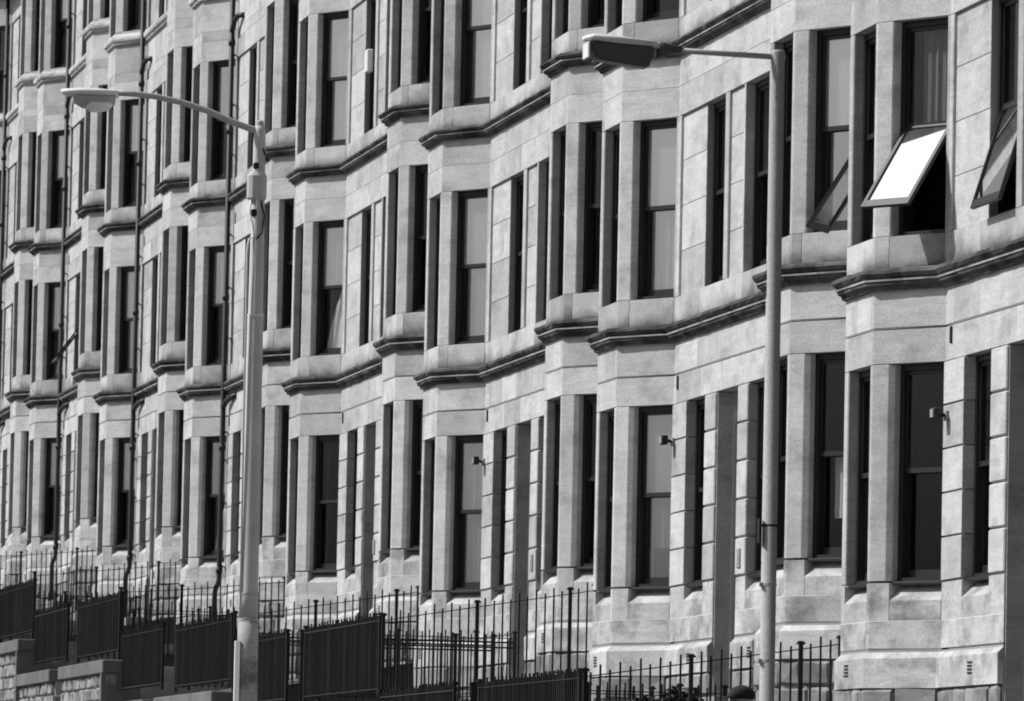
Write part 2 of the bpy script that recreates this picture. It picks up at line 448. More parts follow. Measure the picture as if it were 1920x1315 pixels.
def upper(z_ap0, zs, zl, zt):
    """apron, window storey, lintels"""
    c = [0, S[0] + .5, S[1] + .08, S[2] - .06, S[2] + .2, S[3] - .04, sx(-1.9), sx(-.5), sx(.43), sx(1.75), S[4] + .05, S[5] - .1, S[5] + .3, S[6] + .15, S[7] - .03, SE]
    for a, b_ in zip(c, c[1:]): stone('apron_stone', a + .002, b_ - .002, z_ap0, zs - .003, 0, APRON)
    core(0, SE, z_ap0, zs - .012)
    bay_piers(zs, zl - .003, SPL=0)
    pier('jamb_stone', S[3] - .05, sx(-3.06), zs, zl - .003, .015, .01)
    pier('jamb_stone', sx(-.605), sx(-.39), zs, zl - .003, .015, .01)
    pier('jamb_stone', sx(.395), sx(.465), zs, zl - .003, .008, .008)
    pier('jamb_stone', sx(3.06), S[4] + .06, zs, zl - .003, .01, .015)
    for a, b_, n_ in ((sx(-3.06), sx(-1.737), 4), (sx(-.39), sx(.395), 4), (sx(1.6), sx(3.06), 4)):
        h = (zl - zs) / n_
        for k in range(n_): stone('panel_stone', a + .002, b_ - .002, zs + k * h + .002, zs + (k + 1) * h - .004, .034, STONE, bev=.004)
        core(a, b_, zs, zl, .05)
    # stone fills between mullions and the wall line
    frieze(zl, zl + .36, int(zl * 10) % 17, True, name='lintel_stone')
    frieze(zl + .36, zt, int(zl * 10) % 13, True)
upper(3.128, 3.45, 5.615, 6.345)
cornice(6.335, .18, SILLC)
upper(6.512, 6.805, 8.982, 9.52)
frieze(9.52, 10.1, 5, True)
PROF3 = [(0.02, 0), (-.05, 0.02), (-.055, .06), (-.09, .09), (-.1, .14), (-.09, .2), (-.05, .25), (.02, .25)]
cornice(10.09, .22, STONE, PROF3)
upper(10.305, 10.37, 12.5, 13.15)
cornice(13.14, .35, STONE, PROFC, 'eaves_cornice', 2.2)
# --- backing wall, floors, gables, roof
o = from_bm('wall', core_bm, MORTAR, proto)
bm = bmesh.new()
x0, x1 = PATH[0].x, PATH[-1].x
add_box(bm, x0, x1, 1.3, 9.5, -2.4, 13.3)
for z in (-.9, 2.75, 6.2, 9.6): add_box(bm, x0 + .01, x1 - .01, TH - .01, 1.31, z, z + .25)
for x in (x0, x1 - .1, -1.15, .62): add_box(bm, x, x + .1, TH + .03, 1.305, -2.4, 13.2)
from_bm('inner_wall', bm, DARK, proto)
bm = bmesh.new()
prof = [(-.75, 13.5), (5.2, 17.2), (10, 13.5), (10, 13.32), (-.4, 13.32)]
v0 = [bm.verts.new((x0, a, b_)) for a, b_ in prof]; v1 = [bm.verts.new((x1, a, b_)) for a, b_ in prof]
for i in range(5): bm.faces.new((v0[i], v0[(i + 1) % 5], v1[(i + 1) % 5], v1[i]))
bm.faces.new(v0[::-1]); bm.faces.new(v1); roof = from_bm('roof', bm, SLATE, proto)
bm = bmesh.new(); add_box(bm, x1 - .9, x1 - .05, 3.6, 6.8, 15.5, 18.6, bev=.03); from_bm('chimney', bm, STONE, roof)

# --- street door
stone('door_jamb', DX0 - .004, DX0 + .014, -1.35, 2.168, .018, STONE, d1=.2)
def local_matrix(s0, d):
    i = seg_at(s0 + .01); o_ = at(s0 + 1e-4, d)
    return Matrix(((DIR[i].x, NRM[i].x, 0, o_.x), (DIR[i].y, NRM[i].y, 0, o_.y), (0, 0, 1, 0), (0, 0, 0, 1)))
Md = local_matrix(DX0, .2); wd = DX1 - DX0
bm = bmesh.new()
add_box(bm, .0, .06, 0, .09, -1.36, 2.17, Md); add_box(bm, wd - .06, wd, 0, .09, -1.36, 2.17, Md)
add_box(bm, .06, wd - .06, 0.05, .085, 1.88, 1.95, Md)
fr_ = from_bm('door_frame', bm, DFRAME, proto)
bm = bmesh.new(); add_box(bm, .062, wd - .062, .05, .09, -1.36, 1.88, Md)
for px in (.16, .66):
    for pz0, pz1 in ((-1.15, -.3), (-.1, 1.7)): add_box(bm, px, px + .38, .035, .05, pz0, pz1, Md, bev=.01)
dr = from_bm('door', bm, DOOR, proto)
bm = bmesh.new(); add_box(bm, .95, 1.0, -.01, .05, -.25, -.1, Md, bev=.008); from_bm('handle', bm, STEEL, dr)
bm = bmesh.new(); add_box(bm, .06, wd - .06, .05, .056, 1.95, 2.17, Md); from_bm('fanlight', bm, GLASS, proto)

# --- sash windows
FD = .11
def make_window(s0, s1, z0, z1, tilt=0, white=False, frac=.51):
    Mx = local_matrix(s0, FD); wd = s1 - s0; h = z1 - z0; mid = z0 + h * frac
    bm = bmesh.new(); t = .055; e = .002
    add_box(bm, e, t, 0, .16, z0, z1, Mx); add_box(bm, wd - t, wd - e, 0, .16, z0, z1, Mx)
    add_box(bm, t, wd - t, 0.003, .155, z1 - .06, z1 - e, Mx); add_box(bm, t, wd - t, -.004, .155, z0 - .018, z0 + .045, Mx)
    add_box(bm, e, wd - e, -.075, -.004, z0 - .03, z0 + .004, Mx, bev=.006)
    win = from_bm('window', bm, PAINT, proto)
    def sash(nm, za, zb, y, meet_low, Mloc=Matrix.Identity(4), pm=GLASS, t2=.042):
        bm = bmesh.new()
        lo = .05 if meet_low else .085; hi = .055 if meet_low else .05
        T = Mx @ Mloc
        a, b_ = t - .012, wd - t + .012
        add_box(bm, a, a + t2, y, y + .04, za, zb, T); add_box(bm, b_ - t2, b_, y, y + .04, za, zb, T)
        add_box(bm, a + t2, b_ - t2, y + .002, y + .038, za, za + lo, T); add_box(bm, a + t2, b_ - t2, y + .002, y + .038, zb - hi, zb, T)
        sh = from_bm(nm, bm, PAINT, win)
        bm = bmesh.new(); add_box(bm, a + t2, b_ - t2, y + .016, y + .022, za + lo, zb - hi, T); from_bm('pane', bm, pm, win)
        return sh
    sash('upper_sash', mid - .02, z1 - .05, .03, True)
    if tilt:
        Mh = Matrix.Translation((0, .05, mid)) @ Matrix.Rotation(tilt, 4, 'X') @ Matrix.Translation((0, -.05, -mid))
        sash('lower_sash', z0 + .04, mid + .02, .03, False, Mh, GLASS3 if white else GLASS)
    else:
        sash('lower_sash', z0 + .04, mid + .02, .075, False)
    return win
WIN = {}
FL = [(0.0, 2.17), (3.452, 5.612), (6.807, 8.979), (10.372, 12.497)]
for fl, (z0, z1) in enumerate(FL):
    for i, (a, b_) in enumerate(BAYWIN if fl == 0 else BAYWINU): WIN[(fl, 'b%d' % i)] = make_window(a, b_, z0, z1)
    for i, (a, b_) in enumerate(WALL0 if fl == 0 else WALLU): WIN[(fl, 'w%d' % i)] = make_window(a, b_, z0, z1)
for k, wn in WIN.items(): wn['k'] = '%d%s' % k
# --- hangings of some windows, pale ones also imitating sky reflections (made per tenement)
HM = {}
def hanging(kind, key, z0f, z1f, x0f=.02, x1f=.98, dep=.145):
    if z0f >= .45: dep = .1
    fl, wn = key
    idx = int(wn[1]); a, b_ = ((BAYWIN if fl == 0 else BAYWINU)[idx] if wn[0] == 'b' else (WALL0 if fl == 0 else WALLU)[idx])
    z0, z1 = FL[fl]
    mk = (kind, key, z0f, z1f, x0f, x1f)
    if mk not in HM:
        Mx = local_matrix(a, FD); wd = b_ - a; bm = bmesh.new()
        xa, xb = wd * x0f, wd * x1f; za, zb = z0 + (z1 - z0) * z0f, z0 + (z1 - z0) * z1f
        if kind == 'tied':                  # a pale curtain drawn aside, its free edge slanting
            nn_ = 14; rows = []
            for i in range(nn_ + 1):
                f_ = i / nn_; row = []
                for q_ in range(5):
                    zq = za + (zb - za) * q_ / 4; xl = xa + (xb - xa) * (.08 + .5 * (q_ / 4) ** 1.4)
                    row.append(bm.verts.new(Mx @ Vector((xl + (xb - xl) * f_, dep + .016 * math.sin(f_ * 19 + q_ * .25), zq))))
                rows.append(row)
            for r1, r2 in zip(rows, rows[1:]):
                for k in range(4): bm.faces.new((r1[k], r2[k], r2[k + 1], r1[k + 1]))
            m = BLIND
        elif kind == 'blind':
            add_box(bm, xa, xb, dep, dep + .006, za + .03, zb, Mx); add_box(bm, xa, xb, dep - .008, dep + .014, za, za + .03, Mx)
            m = BLIND
        else:
            nn_ = max(6, int((xb - xa) / .035)); rows = []
            for i in range(nn_ + 1):
                x = xa + (xb - xa) * i / nn_; y = dep + .018 * math.sin(i * 1.9) + .006 * math.sin(i * .7)
                rows.append([bm.verts.new(Mx @ Vector((x, y, za))), bm.verts.new(Mx @ Vector((x, y + .004, (za + zb) / 2))), bm.verts.new(Mx @ Vector((x, y, zb)))])
            for r1, r2 in zip(rows, rows[1:]):
                for k in range(2): bm.faces.new((r1[k], r2[k], r2[k + 1], r1[k + 1]))
            m = NET if kind == 'net' else DRAPE
        bmesh.ops.recalc_face_normals(bm, faces=bm.faces)
        me = bpy.data.meshes.new('curtain'); bm.to_mesh(me); bm.free(); me.materials.append(m); HM[mk] = me
    return HM[mk]
# tilted sashes replace the plain windows where the photograph shows them
TILT = {(0, 1, 'b2'): (R(-36), True), (0, 1, 'w0'): (R(-17), True), (0, 1, 'b0'): (R(-33), False), (6, 1, 'w0'): (R(-36), False)}

# --- wall fittings of the tenement
def vent(s, z):
    Mx = local_matrix(s, -.058); bm = bmesh.new()
    for k in range(4): add_box(bm, 0, .17, -.004, .02, z + .034 * k, z + .034 * k + .017, Mx)
    v = from_bm('air_vent', bm, IRON, proto)
vent(sx(-1.93), -.94); vent(S[1] + .42, -.93); vent(S[5] + .45, -.93); vent(sx(1.3), -.94)
bm = bmesh.new(); add_box(bm, 0, .055, -.02, .02, 2.33, 2.5, local_matrix(sx(-2.98), 0), bev=.008); from_bm('wall_slot', bm, IRON, proto)

# ------------------------------------------------------------------ the eight tenements
LAB = ['nearest sandstone tenement at the right edge with a bright white tilted window sash upstairs',
       'sandstone tenement directly behind the slim lamp post, second from the right',
       'sandstone tenement in the middle of the row, lamp post free, third from the right',
       'sandstone tenement just right of the thick lamp post, with no drainpipe on its front',
       'sandstone tenement just left of the thick lamp post, with the nearest black drainpipe',
       'sandstone tenement under the curved lamp arm, third from the left edge',
       'sandstone tenement behind the curved lamp tip, with a small dark sash swung open',
       'farthest sandstone tenement cut off by the left edge of the photo']
GRP = 'stone tenements stepping down the street'
# which hangings show: unit -> list of (kind, floor, window, z0, z1, x0, x1)
HANG = {0: [('drape', 1, 'b2', .5, .97, .3, .98), ('net', 1, 'b5', 0, .97, .0, 1)],
        1: [('blind', 0, 'b2', .5, .95, .02, .98), ('net', 0, 'b2', .22, .5, .02, .98), ('net', 0, 'b2', .03, .22, .02, .25), ('blind', 1, 'b2', .5, .95, .02, .98), ('net', 1, 'b2', .03, .5, .25, .98), ('blind', 2, 'b2', .45, .95, .05, .98),
            ('net', 0, 'b5', .2, .5, .25, .55), ('blind', 1, 'b5', .52, .95, .05, .98), ('net', 1, 'b5', .03, .5, .5, .98), ('net', 2, 'b5', .05, .95, .1, .9)],
        2: [('net', 0, 'b2', .5, .95, .02, .98), ('net', 0, 'b2', .03, .5, .1, .98), ('blind', 1, 'b2', .5, .95, .02, .98), ('net', 1, 'b2', .03, .5, .3, .98), ('blind', 2, 'b2', .03, .95, .02, .98),
            ('drape', 0, 'b5', .03, .95, .6, .9)],
        3: [('drape', 0, 'b2', .05, .95, .55, .75), ('net', 1, 'b2', .5, .95, .1, .98), ('tied', 1, 'b2', .03, .5, .05, .98), ('net', 2, 'b2', .5, .95, .05, .98), ('net', 2, 'b2', .03, .5, .2, .98)],
        4: [('tied', 0, 'b2', .03, .5, .1, .98), ('net', 0, 'b2', .5, .95, .4, .98), ('net', 1, 'b2', .5, .95, .3, .98), ('drape', 1, 'b2', .03, .5, .6, .98), ('blind', 2, 'b2', .45, .95, .4, .98)],
        5: [('blind', 0, 'b2', .5, .95, .1, .98), ('net', 1, 'b2', .5, .95, .2, .98), ('net', 1, 'b2', .2, .5, .5, .98), ('blind', 2, 'b2', .5, .95, .02, .98), ('drape', 2, 'b2', .03, .5, .5, .98)],
        6: [('net', 0, 'b2', .5, .95, .1, .98), ('net', 1, 'b2', .5, .95, .3, .98), ('tied', 1, 'b2', .03, .45, .1, .98), ('blind', 2, 'b2', .5, .95, .2, .98), ('blind', 3, 'b2', .5, .95, .3, .98)],
        7: []}
# tilted versions, built once on the prototype, then moved to their tenement
TW = {}
for (u, fl, wn), (tl, wh) in TILT.items():
    idx = int(wn[1]); a, b_ = BAYWINU[idx] if wn[0] == 'b' else WALLU[idx]
    q = make_window(a, b_, *FL[fl], tilt=tl, white=wh, frac={'b0': .6, 'w0': .5}.get(wn, .51)); q.parent = None
    q['label'] = 'window with its lower sash swung out' + (' and a bright pane' if wh else '')
    TW[(u, fl, wn)] = q
UN = []
for u in range(1, 8):
    UN.append(copy_tree(proto))
UN.insert(0, proto)
def drop(o):
    for c in list(o.children): drop(c)
    bpy.data.objects.remove(o)
for u, t in enumerate(UN):
    t.location = (-UL * u + UX[u], UY[u], UZ[u]); t['label'] = LAB[u]; t['group'] = GRP
    wd = {c['k']: c for c in t.children if 'k' in c}
    for (uu, fl, wn), q in TW.items():
        if uu == u:
            drop(wd['%d%s' % (fl, wn)]); q.parent = t; wd['%d%s' % (fl, wn)] = q
    for kind, fl, wn, a, b_, c, d in HANG[u]:
        me = hanging(kind, (fl, wn), a, b_, c, d)
        ob = bpy.data.objects.new('blind' if kind == 'blind' else 'curtain', me); col.objects.link(ob); ob.parent = wd['%d%s' % (fl, wn)]
    for c in wd.values():
        if 'k' in c: del c['k']
    for kind, fl, wn, a, b_, c, d in HANG[u]:
        if kind in ('drape', 'tied') or d - c < .45: continue
        zz0, zz1 = FL[fl]
        for p_ in wd['%d%s' % (fl, wn)].children:
            if p_.name.split('.')[0] != 'pane': continue
            zc = sum(v.co.z for v in p_.data.vertices) / len(p_.data.vertices)
            if zz0 + (zz1 - zz0) * a < zc < zz0 + (zz1 - zz0) * b_:
                p_.material_slots[0].link = 'OBJECT'; p_.material_slots[0].material = GLASS2
# drainpipes on the far tenements
def drainpipe(t, x, first):
    bm = bmesh.new()
    y = -.105
    add_tube(bm, [(x, y, 13.3), (x, y, -.42), (x - .01, y - .02, -.5), (x - .02, y - .055, -.58), (x - .02, y - .07, -.66), (x - .02, y - .07, -1.6)], .048, 10)
    for z in (1.9, 4.6, 7.6, 11.2, -.3, 9.2): add_tube(bm, [(x, y, z), (x, y, z + .1)], .062, 10)
    add_tube(bm, [(x, y, 2.66), (x + .2, y + .02, 2.76), (x + .6, y + .06, 2.82), (x + .95, .0, 2.83)], .05, 8)
    add_tube(bm, [(x, y, 9.45), (x + .3, y, 9.62), (x + .55, y + .03, 9.68), (x + .8, 0.0, 9.66)], .05, 8)
    pp = from_bm('drainpipe', bm, PIPE, t, smooth=True)
    for z in (-.2, .95, 1.7, 2.2, 3.9, 4.8, 5.75, 7.2, 8.1, 9.0, 11.5):
        bm = bmesh.new(); add_box(bm, x - .07, x + .1, y + .03, y + .055, z, z + .04); add_tube(bm, [(x + .1, y + .05, z + .02), (x + .16, 0, z - .03)], .014, 6); from_bm('bracket', bm, PIPE, pp)
for u in (4, 5, 6, 7): drainpipe(UN[u], -Mw / 2 + .1, u == 4)
bmS = bmesh.new(); add_box(bmS, 0, .09, -.01, .02, 0, .2, bev=.008); slotme = from_bm('wall_slot', bmS, IRON, UN[4]); slotme.location = (-2.85, 0, 5.95)
for u in (4, 5, 6):
    for z in (5.95, 9.3):
        if u == 4 and z == 5.95: continue
        c = slotme.copy(); col.objects.link(c); c.parent = UN[u]; c.location = (-2.85, 0, z)
for u, xg in ((0, PATH[-1].x + .002), (7, PATH[0].x - .152)):
    bm = bmesh.new(); add_box(bm, xg, xg + .15, .0, 9.6, -3.4, 13.3)
    v = [bm.verts.new((xx, yy, zz)) for xx in (xg, xg + .15) for yy, zz in ((.0, 13.302), (5.2, 17.3), (9.6, 13.302))]
    bm.faces.new(v[0:3]); bm.faces.new(v[5:2:-1])
    for i in range(3): bm.faces.new((v[i], v[(i + 1) % 3], v[3 + (i + 1) % 3], v[3 + i]))
    from_bm('gable_wall', bm, RUBBLE, UN[u])
UPOS = [Vector((-UL * u + UX[u], UY[u], UZ[u])) for u in range(8)]

# ------------------------------------------------------------------ gardens, dwarf walls, railings
YF = -2.97
RAILZ = [-1.5, -.95, 0.0, .37, 1.1, 1.76, 2.5, 3.0]       # top rail of each garden
RAILZL = [-1.5, -.95, 0.0, .45, 1.15, 1.8, 2.5, 3.0]
PX0, PX1 = -1.24, .38                                     # path edges, from the tenement's middle
def border(k): return -UL * (k - .5)
bar_meshes = {}
def bar(parent, x, y, z0, z1, th=.02, name='bar', cap=False):
    key = (round(z1 - z0, 2), th, cap)
    if key not in bar_meshes:
        bm = bmesh.new(); h = round(z1 - z0, 2)
        add_box(bm, -th / 2, th / 2, -th / 2, th / 2, 0, h)
        if cap: add_box(bm, -th * .95, th * .95, -th * .95, th * .95, h, h + .02); add_box(bm, -th * .65, th * .65, -th * .65, th * .65, h + .02, h + .035)
        bmesh.ops.recalc_face_normals(bm, faces=bm.faces)
        me = bpy.data.meshes.new(name); bm.to_mesh(me); bm.free(); me.materials.append(IRON); bar_meshes[key] = me
    o = bpy.data.objects.new(name, bar_meshes[key]); o.location = (x, y, z0); o.parent = parent; col.objects.link(o)
def run(root, p, q, h, step, post_every, spike=(.1, .065), feet=.05, rail_h=.035, endposts=True, th=.02, low=.06):
    """railing from p to q (tops of the top rail, relative to root)"""
    p, q = Vector(p), Vector(q); L = (q - p).xy.length; n_ = max(2, round(L / step))
    for dz, nm in ((0, 'top_rail'), (-(h - low), 'bottom_rail')):
        bm = bmesh.new()
        d = (q - p).normalized(); side = Vector((-d.y, d.x, 0)).normalized() * .018
        vs_ = []
        for c in (p, q):
            for s_, z in ((-1, 0), (1, 0), (1, -.012), (-1, -.012)): vs_.append(bm.verts.new(c + side * s_ + Vector((0, 0, dz + z))))
        bm.faces.new(vs_[0:4]); bm.faces.new(vs_[7:3:-1])
        for i in range(4): bm.faces.new((vs_[i], vs_[(i + 1) % 4], vs_[4 + (i + 1) % 4], vs_[4 + i]))
        from_bm(nm, bm, IRON, root)
    for i in range(n_ + 1):
        c = p + (q - p) * (i / n_)
        if 0 < i < n_: c = c + (q - p).normalized() * rng.uniform(-.008, .008) + Vector((0, 0, rng.uniform(-.008, .008)))
        is_post = (i in (0, n_) and endposts) or (post_every and i % post_every == 0 and 0 < i < n_)
        if is_post: bar(root, c.x, c.y, c.z - h - feet, c.z + .055, .042, 'post', True)
        else: bar(root, c.x, c.y, c.z - h + .02, c.z + spike[i % 2], th)
FLAB = ['street railing below the nearest tenement, just poking into the bottom right corner']
def front_label(u, half):
    t = {(0, 'R'): 'black street railing outside the photo, right half of the nearest garden',
         (0, 'L'): 'black street railing with its tips along the bottom right corner',
         (1, 'R'): 'dense black street railing low in front of the middle bay, beside the peaked cap',
         (1, 'L'): 'dense black street railing cut by the bottom edge, below the bays left of centre',
         (2, 'R'): 'tall dense black street railing right of the thick lamp post, most complete one',
         (2, 'L'): 'dense black street railing partly hidden by the foot of the thick lamp post',
         (3, 'R'): 'dense black street railing just left of the thick lamp post, under the nearest drainpipe',
         (3, 'L'): 'dense black street railing with its left end against the stone wall pier',
         (4, 'R'): 'dense black street railing standing on the right part of the long stone coping',
         (4, 'L'): 'dense black street railing standing on the left part of the long stone coping',
         (5, 'R'): 'dense black street railing at the left edge of the photo above a rubble wall'}
    return t.get((u, half), 'far black street railing beyond the left edge, %s half of its garden' % ('right' if half == 'R' else 'left'))
RUB = []
for i in range(6):
    bm = bmesh.new(); lx = [.34, .42, .5, .38, .46, .3][i]
    add_prism(bm, [(0.012, 0), (lx - .012, 0), (lx - .012, .2), (.012, .2)], .01, .225, bev=.035)
    for v in bm.verts: v.co += Vector((rng.uniform(-.015, .015), rng.uniform(-.02, .02), rng.uniform(-.015, .015)))
    bmesh.ops.recalc_face_normals(bm, faces=bm.faces)
    me = bpy.data.meshes.new('rubble_stone'); bm.to_mesh(me); bm.free(); me.materials.append(RUBBLE); RUB.append((me, lx))
for u in range(0, 6):
    o = UPOS[u]; xc = o.x
    for half in 'RL':
        if u == 5 and half == 'L': continue
        xa, xb = (xc + PX1, border(u) - .08) if half == 'R' else (border(u + 1) + .08, xc + PX0)
        z = RAILZ[u] if half == 'R' else RAILZL[u]
        h = .9
        fr_ = empty('street_railing', (xa, YF, z - h), front_label(u, half), 'railing', 'black railings along the street front')
        run(fr_, (0, 0, h), (xb - xa, 0, h), h, .115, 0, spike=(.1, .06))
        # dwarf wall under it
        zt = min(RAILZ[u], RAILZL[u]) - h - .13; zb = gz((xa + xb) / 2)
        lab = {('R'): 'right-hand', ('L'): 'left-hand'}[half]
        gw = empty('garden_wall', (xa, YF, zb), 'rubble dwarf wall under the ' + ' '.join(front_label(u, half).split(',')[0].replace('dense ', '').replace('street railing', 'railing').split()[:11]), 'wall', 'dwarf walls along the street front')
        L = xb - xa + .1
        bm = bmesh.new(); add_box(bm, -.05, L, -.2, .3, gz(xa) - zb - .3, zt - zb - .22); from_bm('wall_core', bm, MORTAR, gw)
        nC = 3
        for k in range(nC):
            bm = bmesh.new(); add_box(bm, -.08 + k * (L + (.25 if half == 'R' else .1)) / nC, -.08 + (k + 1) * (L + (.25 if half == 'R' else .1)) / nC - .012, -.33, .34, zt - zb - .22, zt - zb, bev=.015); from_bm('coping_stone', bm, COPE, gw)
        hz = zt - zb - .22; nrow = int((hz + .3) / .225)
        for r_ in range(nrow):
            x = -.05
            while x < L - .1:
                me, lx = RUB[rng.randrange(6)]
                if x + lx > L + .05: lx = L - x; 
                s = bpy.data.objects.new('rubble_stone', me); s.location = (x, -.26 + rng.uniform(-.02, .02), hz - .225 * (r_ + 1)); s.parent = gw; col.objects.link(s)
                if x + me.dimensions.x > L if False else False: pass
                x += lx
        if half == 'R':
            bm = bmesh.new(); add_box(bm, L - .02, L + .12, -.34, .3, gz(xb) - zb - .3, zt - zb - .225, bev=.004); from_bm('end_pier', bm, COPE, gw)
    # garden earth and path
    for xa, xb, nm, m in ((border(u + 1) + .1, xc + PX0 - .05, 'garden_soil', SOIL), (xc + PX0 - .05, xc + PX1 + .05, 'garden_path', COPE), (xc + PX1 + .05, border(u) - .1, 'garden_soil', SOIL)):
        bm = bmesh.new()
        zf = min(RAILZ[u], RAILZL[u]) - 1.02; zw = o.z - 1.55; zbt = gz(xa) - .6
        v = [bm.verts.new(c) for x in (xa, xb) for c in ((x, YF + .28, zf), (x, .3, zw), (x, .3, zbt), (x, YF + .28, zbt))]
        bm.faces.new(v[0:4]); bm.faces.new(v[7:3:-1])
        for i in range(4): bm.faces.new((v[i], v[(i + 1) % 4], v[4 + (i + 1) % 4], v[4 + i]))
        struct(from_bm(nm, bm, m))
    # railings on both sides of the path
    for side, px in (('left', PX0 + .03), ('right', PX1 - .03)):
        z = RAILZ[u]
        dl = {0: 'nearest path railing', 1: 'path railing low at the bottom centre right', 2: 'path railing behind the thin bars left of centre', 3: 'path railing seen beside the thick lamp post', 4: 'path railing near the nearest drainpipe foot', 5: 'path railing near the far left drainpipe feet'}[u]
        pr = empty('path_railing', (xc + px, YF + .2, z - .85), 'black ' + dl + ', %s of the door path' % side, 'railing', 'black railings beside the door paths')
        run(pr, (0, 0, .85), (0, 2.62, .85), .85, .105, 10, spike=(.09, .06), th=.018)
        if u in (2, 3):
            bm = bmesh.new()
            for dz in (.72, .79): add_tube(bm, [(0, .7, dz), (0, 2.6, dz)], .012, 6)
            from_bm('hand_rail', bm, IRON, pr)
# dividing railings on the party lines, running from the street to the bays
DIV = {1: [(-3.04, -.95), (-.3, -.54)], 2: [(-2.95, .0), (-.3, .44)], 3: [(-2.95, .41), (-.3, .84)], 4: [(-3.0, 1.18), (-2.0, 1.25), (-.3, 1.42)], 5: [(-3.0, 1.9), (-.3, 2.19)], 6: [(-3.0, 2.7), (-.3, 2.95)]}
DLAB = {1: 'black dividing railing with wide spaced bars behind the slim lamp post', 2: 'black dividing railing with wide spaced bars left of the middle bay',
        3: 'black dividing railing above the tall dense railing right of the thick lamp post', 4: 'black dividing railing ending at the thick lamp post',
        5: 'thin dividing railing crossing the two left drainpipes', 6: 'farthest dividing railing at the left edge'}
for k, pts in DIV.items():
    X = border(k); hh = 1.15
    rr_ = empty('dividing_railing', (X, pts[0][0], pts[0][1] - hh), DLAB[k], 'railing', 'black railings between the gardens')
    for (ya, za), (yb, zb) in zip(pts, pts[1:]):
        run(rr_, (0, ya - pts[0][0], za - pts[0][1] + hh), (0, yb - pts[0][0], zb - pts[0][1] + hh), hh, .104, 11, spike=(.1, .045), th=.019, low=.1)
    bm = bmesh.new(); add_box(bm, X - .12, X + .12, YF + .3, -.02, gz(X) - .5, pts[0][1] - hh - .05, bev=.01)
    kb = from_bm('dividing_wall', bm, RUBBLE); kb['label'] = 'low stone kerb wall under the ' + DLAB[k].replace('black ', ''); kb['category'] = 'wall'; kb['group'] = 'low walls between the gardens'

# ------------------------------------------------------------------ wall fittings that are things
def floodlight(loc, lab):
    r_ = empty('floodlight', loc, lab, 'lamp', 'small floodlights fixed beside the bays')
    bm = bmesh.new(); add_box(bm, -.05, .05, -.03, 0.0, -.05, .05, bev=.006); from_bm('wall_plate', bm, LITE, r_)
    bm = bmesh.new(); add_tube(bm, [(0, -.02, 0), (0, -.06, .01), (0, -.1, .02)], .02, 6); from_bm('arm', bm, IRON, r_)
    bm = bmesh.new(); add_box(bm, -.08, .07, -.16, -.085, -.035, .075, bev=.01); h_ = from_bm('lamp_head', bm, IRON, r_)
    bm = bmesh.new(); add_box(bm, -.062, .052, -.166, -.158, -.02, .06); from_bm('lens', bm, LITE, h_)
for u, x, z, lab in ((0, -3.02, 1.62, 'small floodlight on the nearest tenement beside its dark bay window'), (1, -3.08, 1.715, 'small floodlight right of the middle bay, left of the slim lamp post'), (2, -3.08, 1.775, 'small floodlight in front of the pale blind, left of centre')):
    floodlight(UPOS[u] + Vector((x, -.012, z)), lab)
def entry(loc, lab):
    r_ = empty('entry_panel', loc, lab, 'door buzzer', 'door entry panels beside the doors')
    bm = bmesh.new(); add_box(bm, -.075, .075, -.02, 0, -.11, .11, bev=.006); from_bm('panel_plate', bm, LITE, r_)
    bm = bmesh.new(); add_box(bm, -.02, .02, -.027, -.018, -.07, .05, bev=.003); from_bm('button_strip', bm, STEEL, r_)
for u, x, z, lab in ((1, .615, .2, 'pale door buzzer panel beside the slim lamp post'), (2, .66, .24, 'pale door buzzer panel on the stone pier left of the middle bay'), (3, .5, .23, 'pale door buzzer panel on the pier right of the dark bay window')):
    entry(UPOS[u] + Vector((x, -.012, z)), lab)
bm = bmesh.new(); add_box(bm, -.12, .12, -.1, 0, -.18, .18, bev=.015)
o = from_bm('alarm_box', bm, WHITE); o.location = UPOS[3] + Vector((-.85, -.002, 7.88)); o['label'] = 'small white box fixed by the upper window right of the thick lamp post'; o['category'] = 'box'

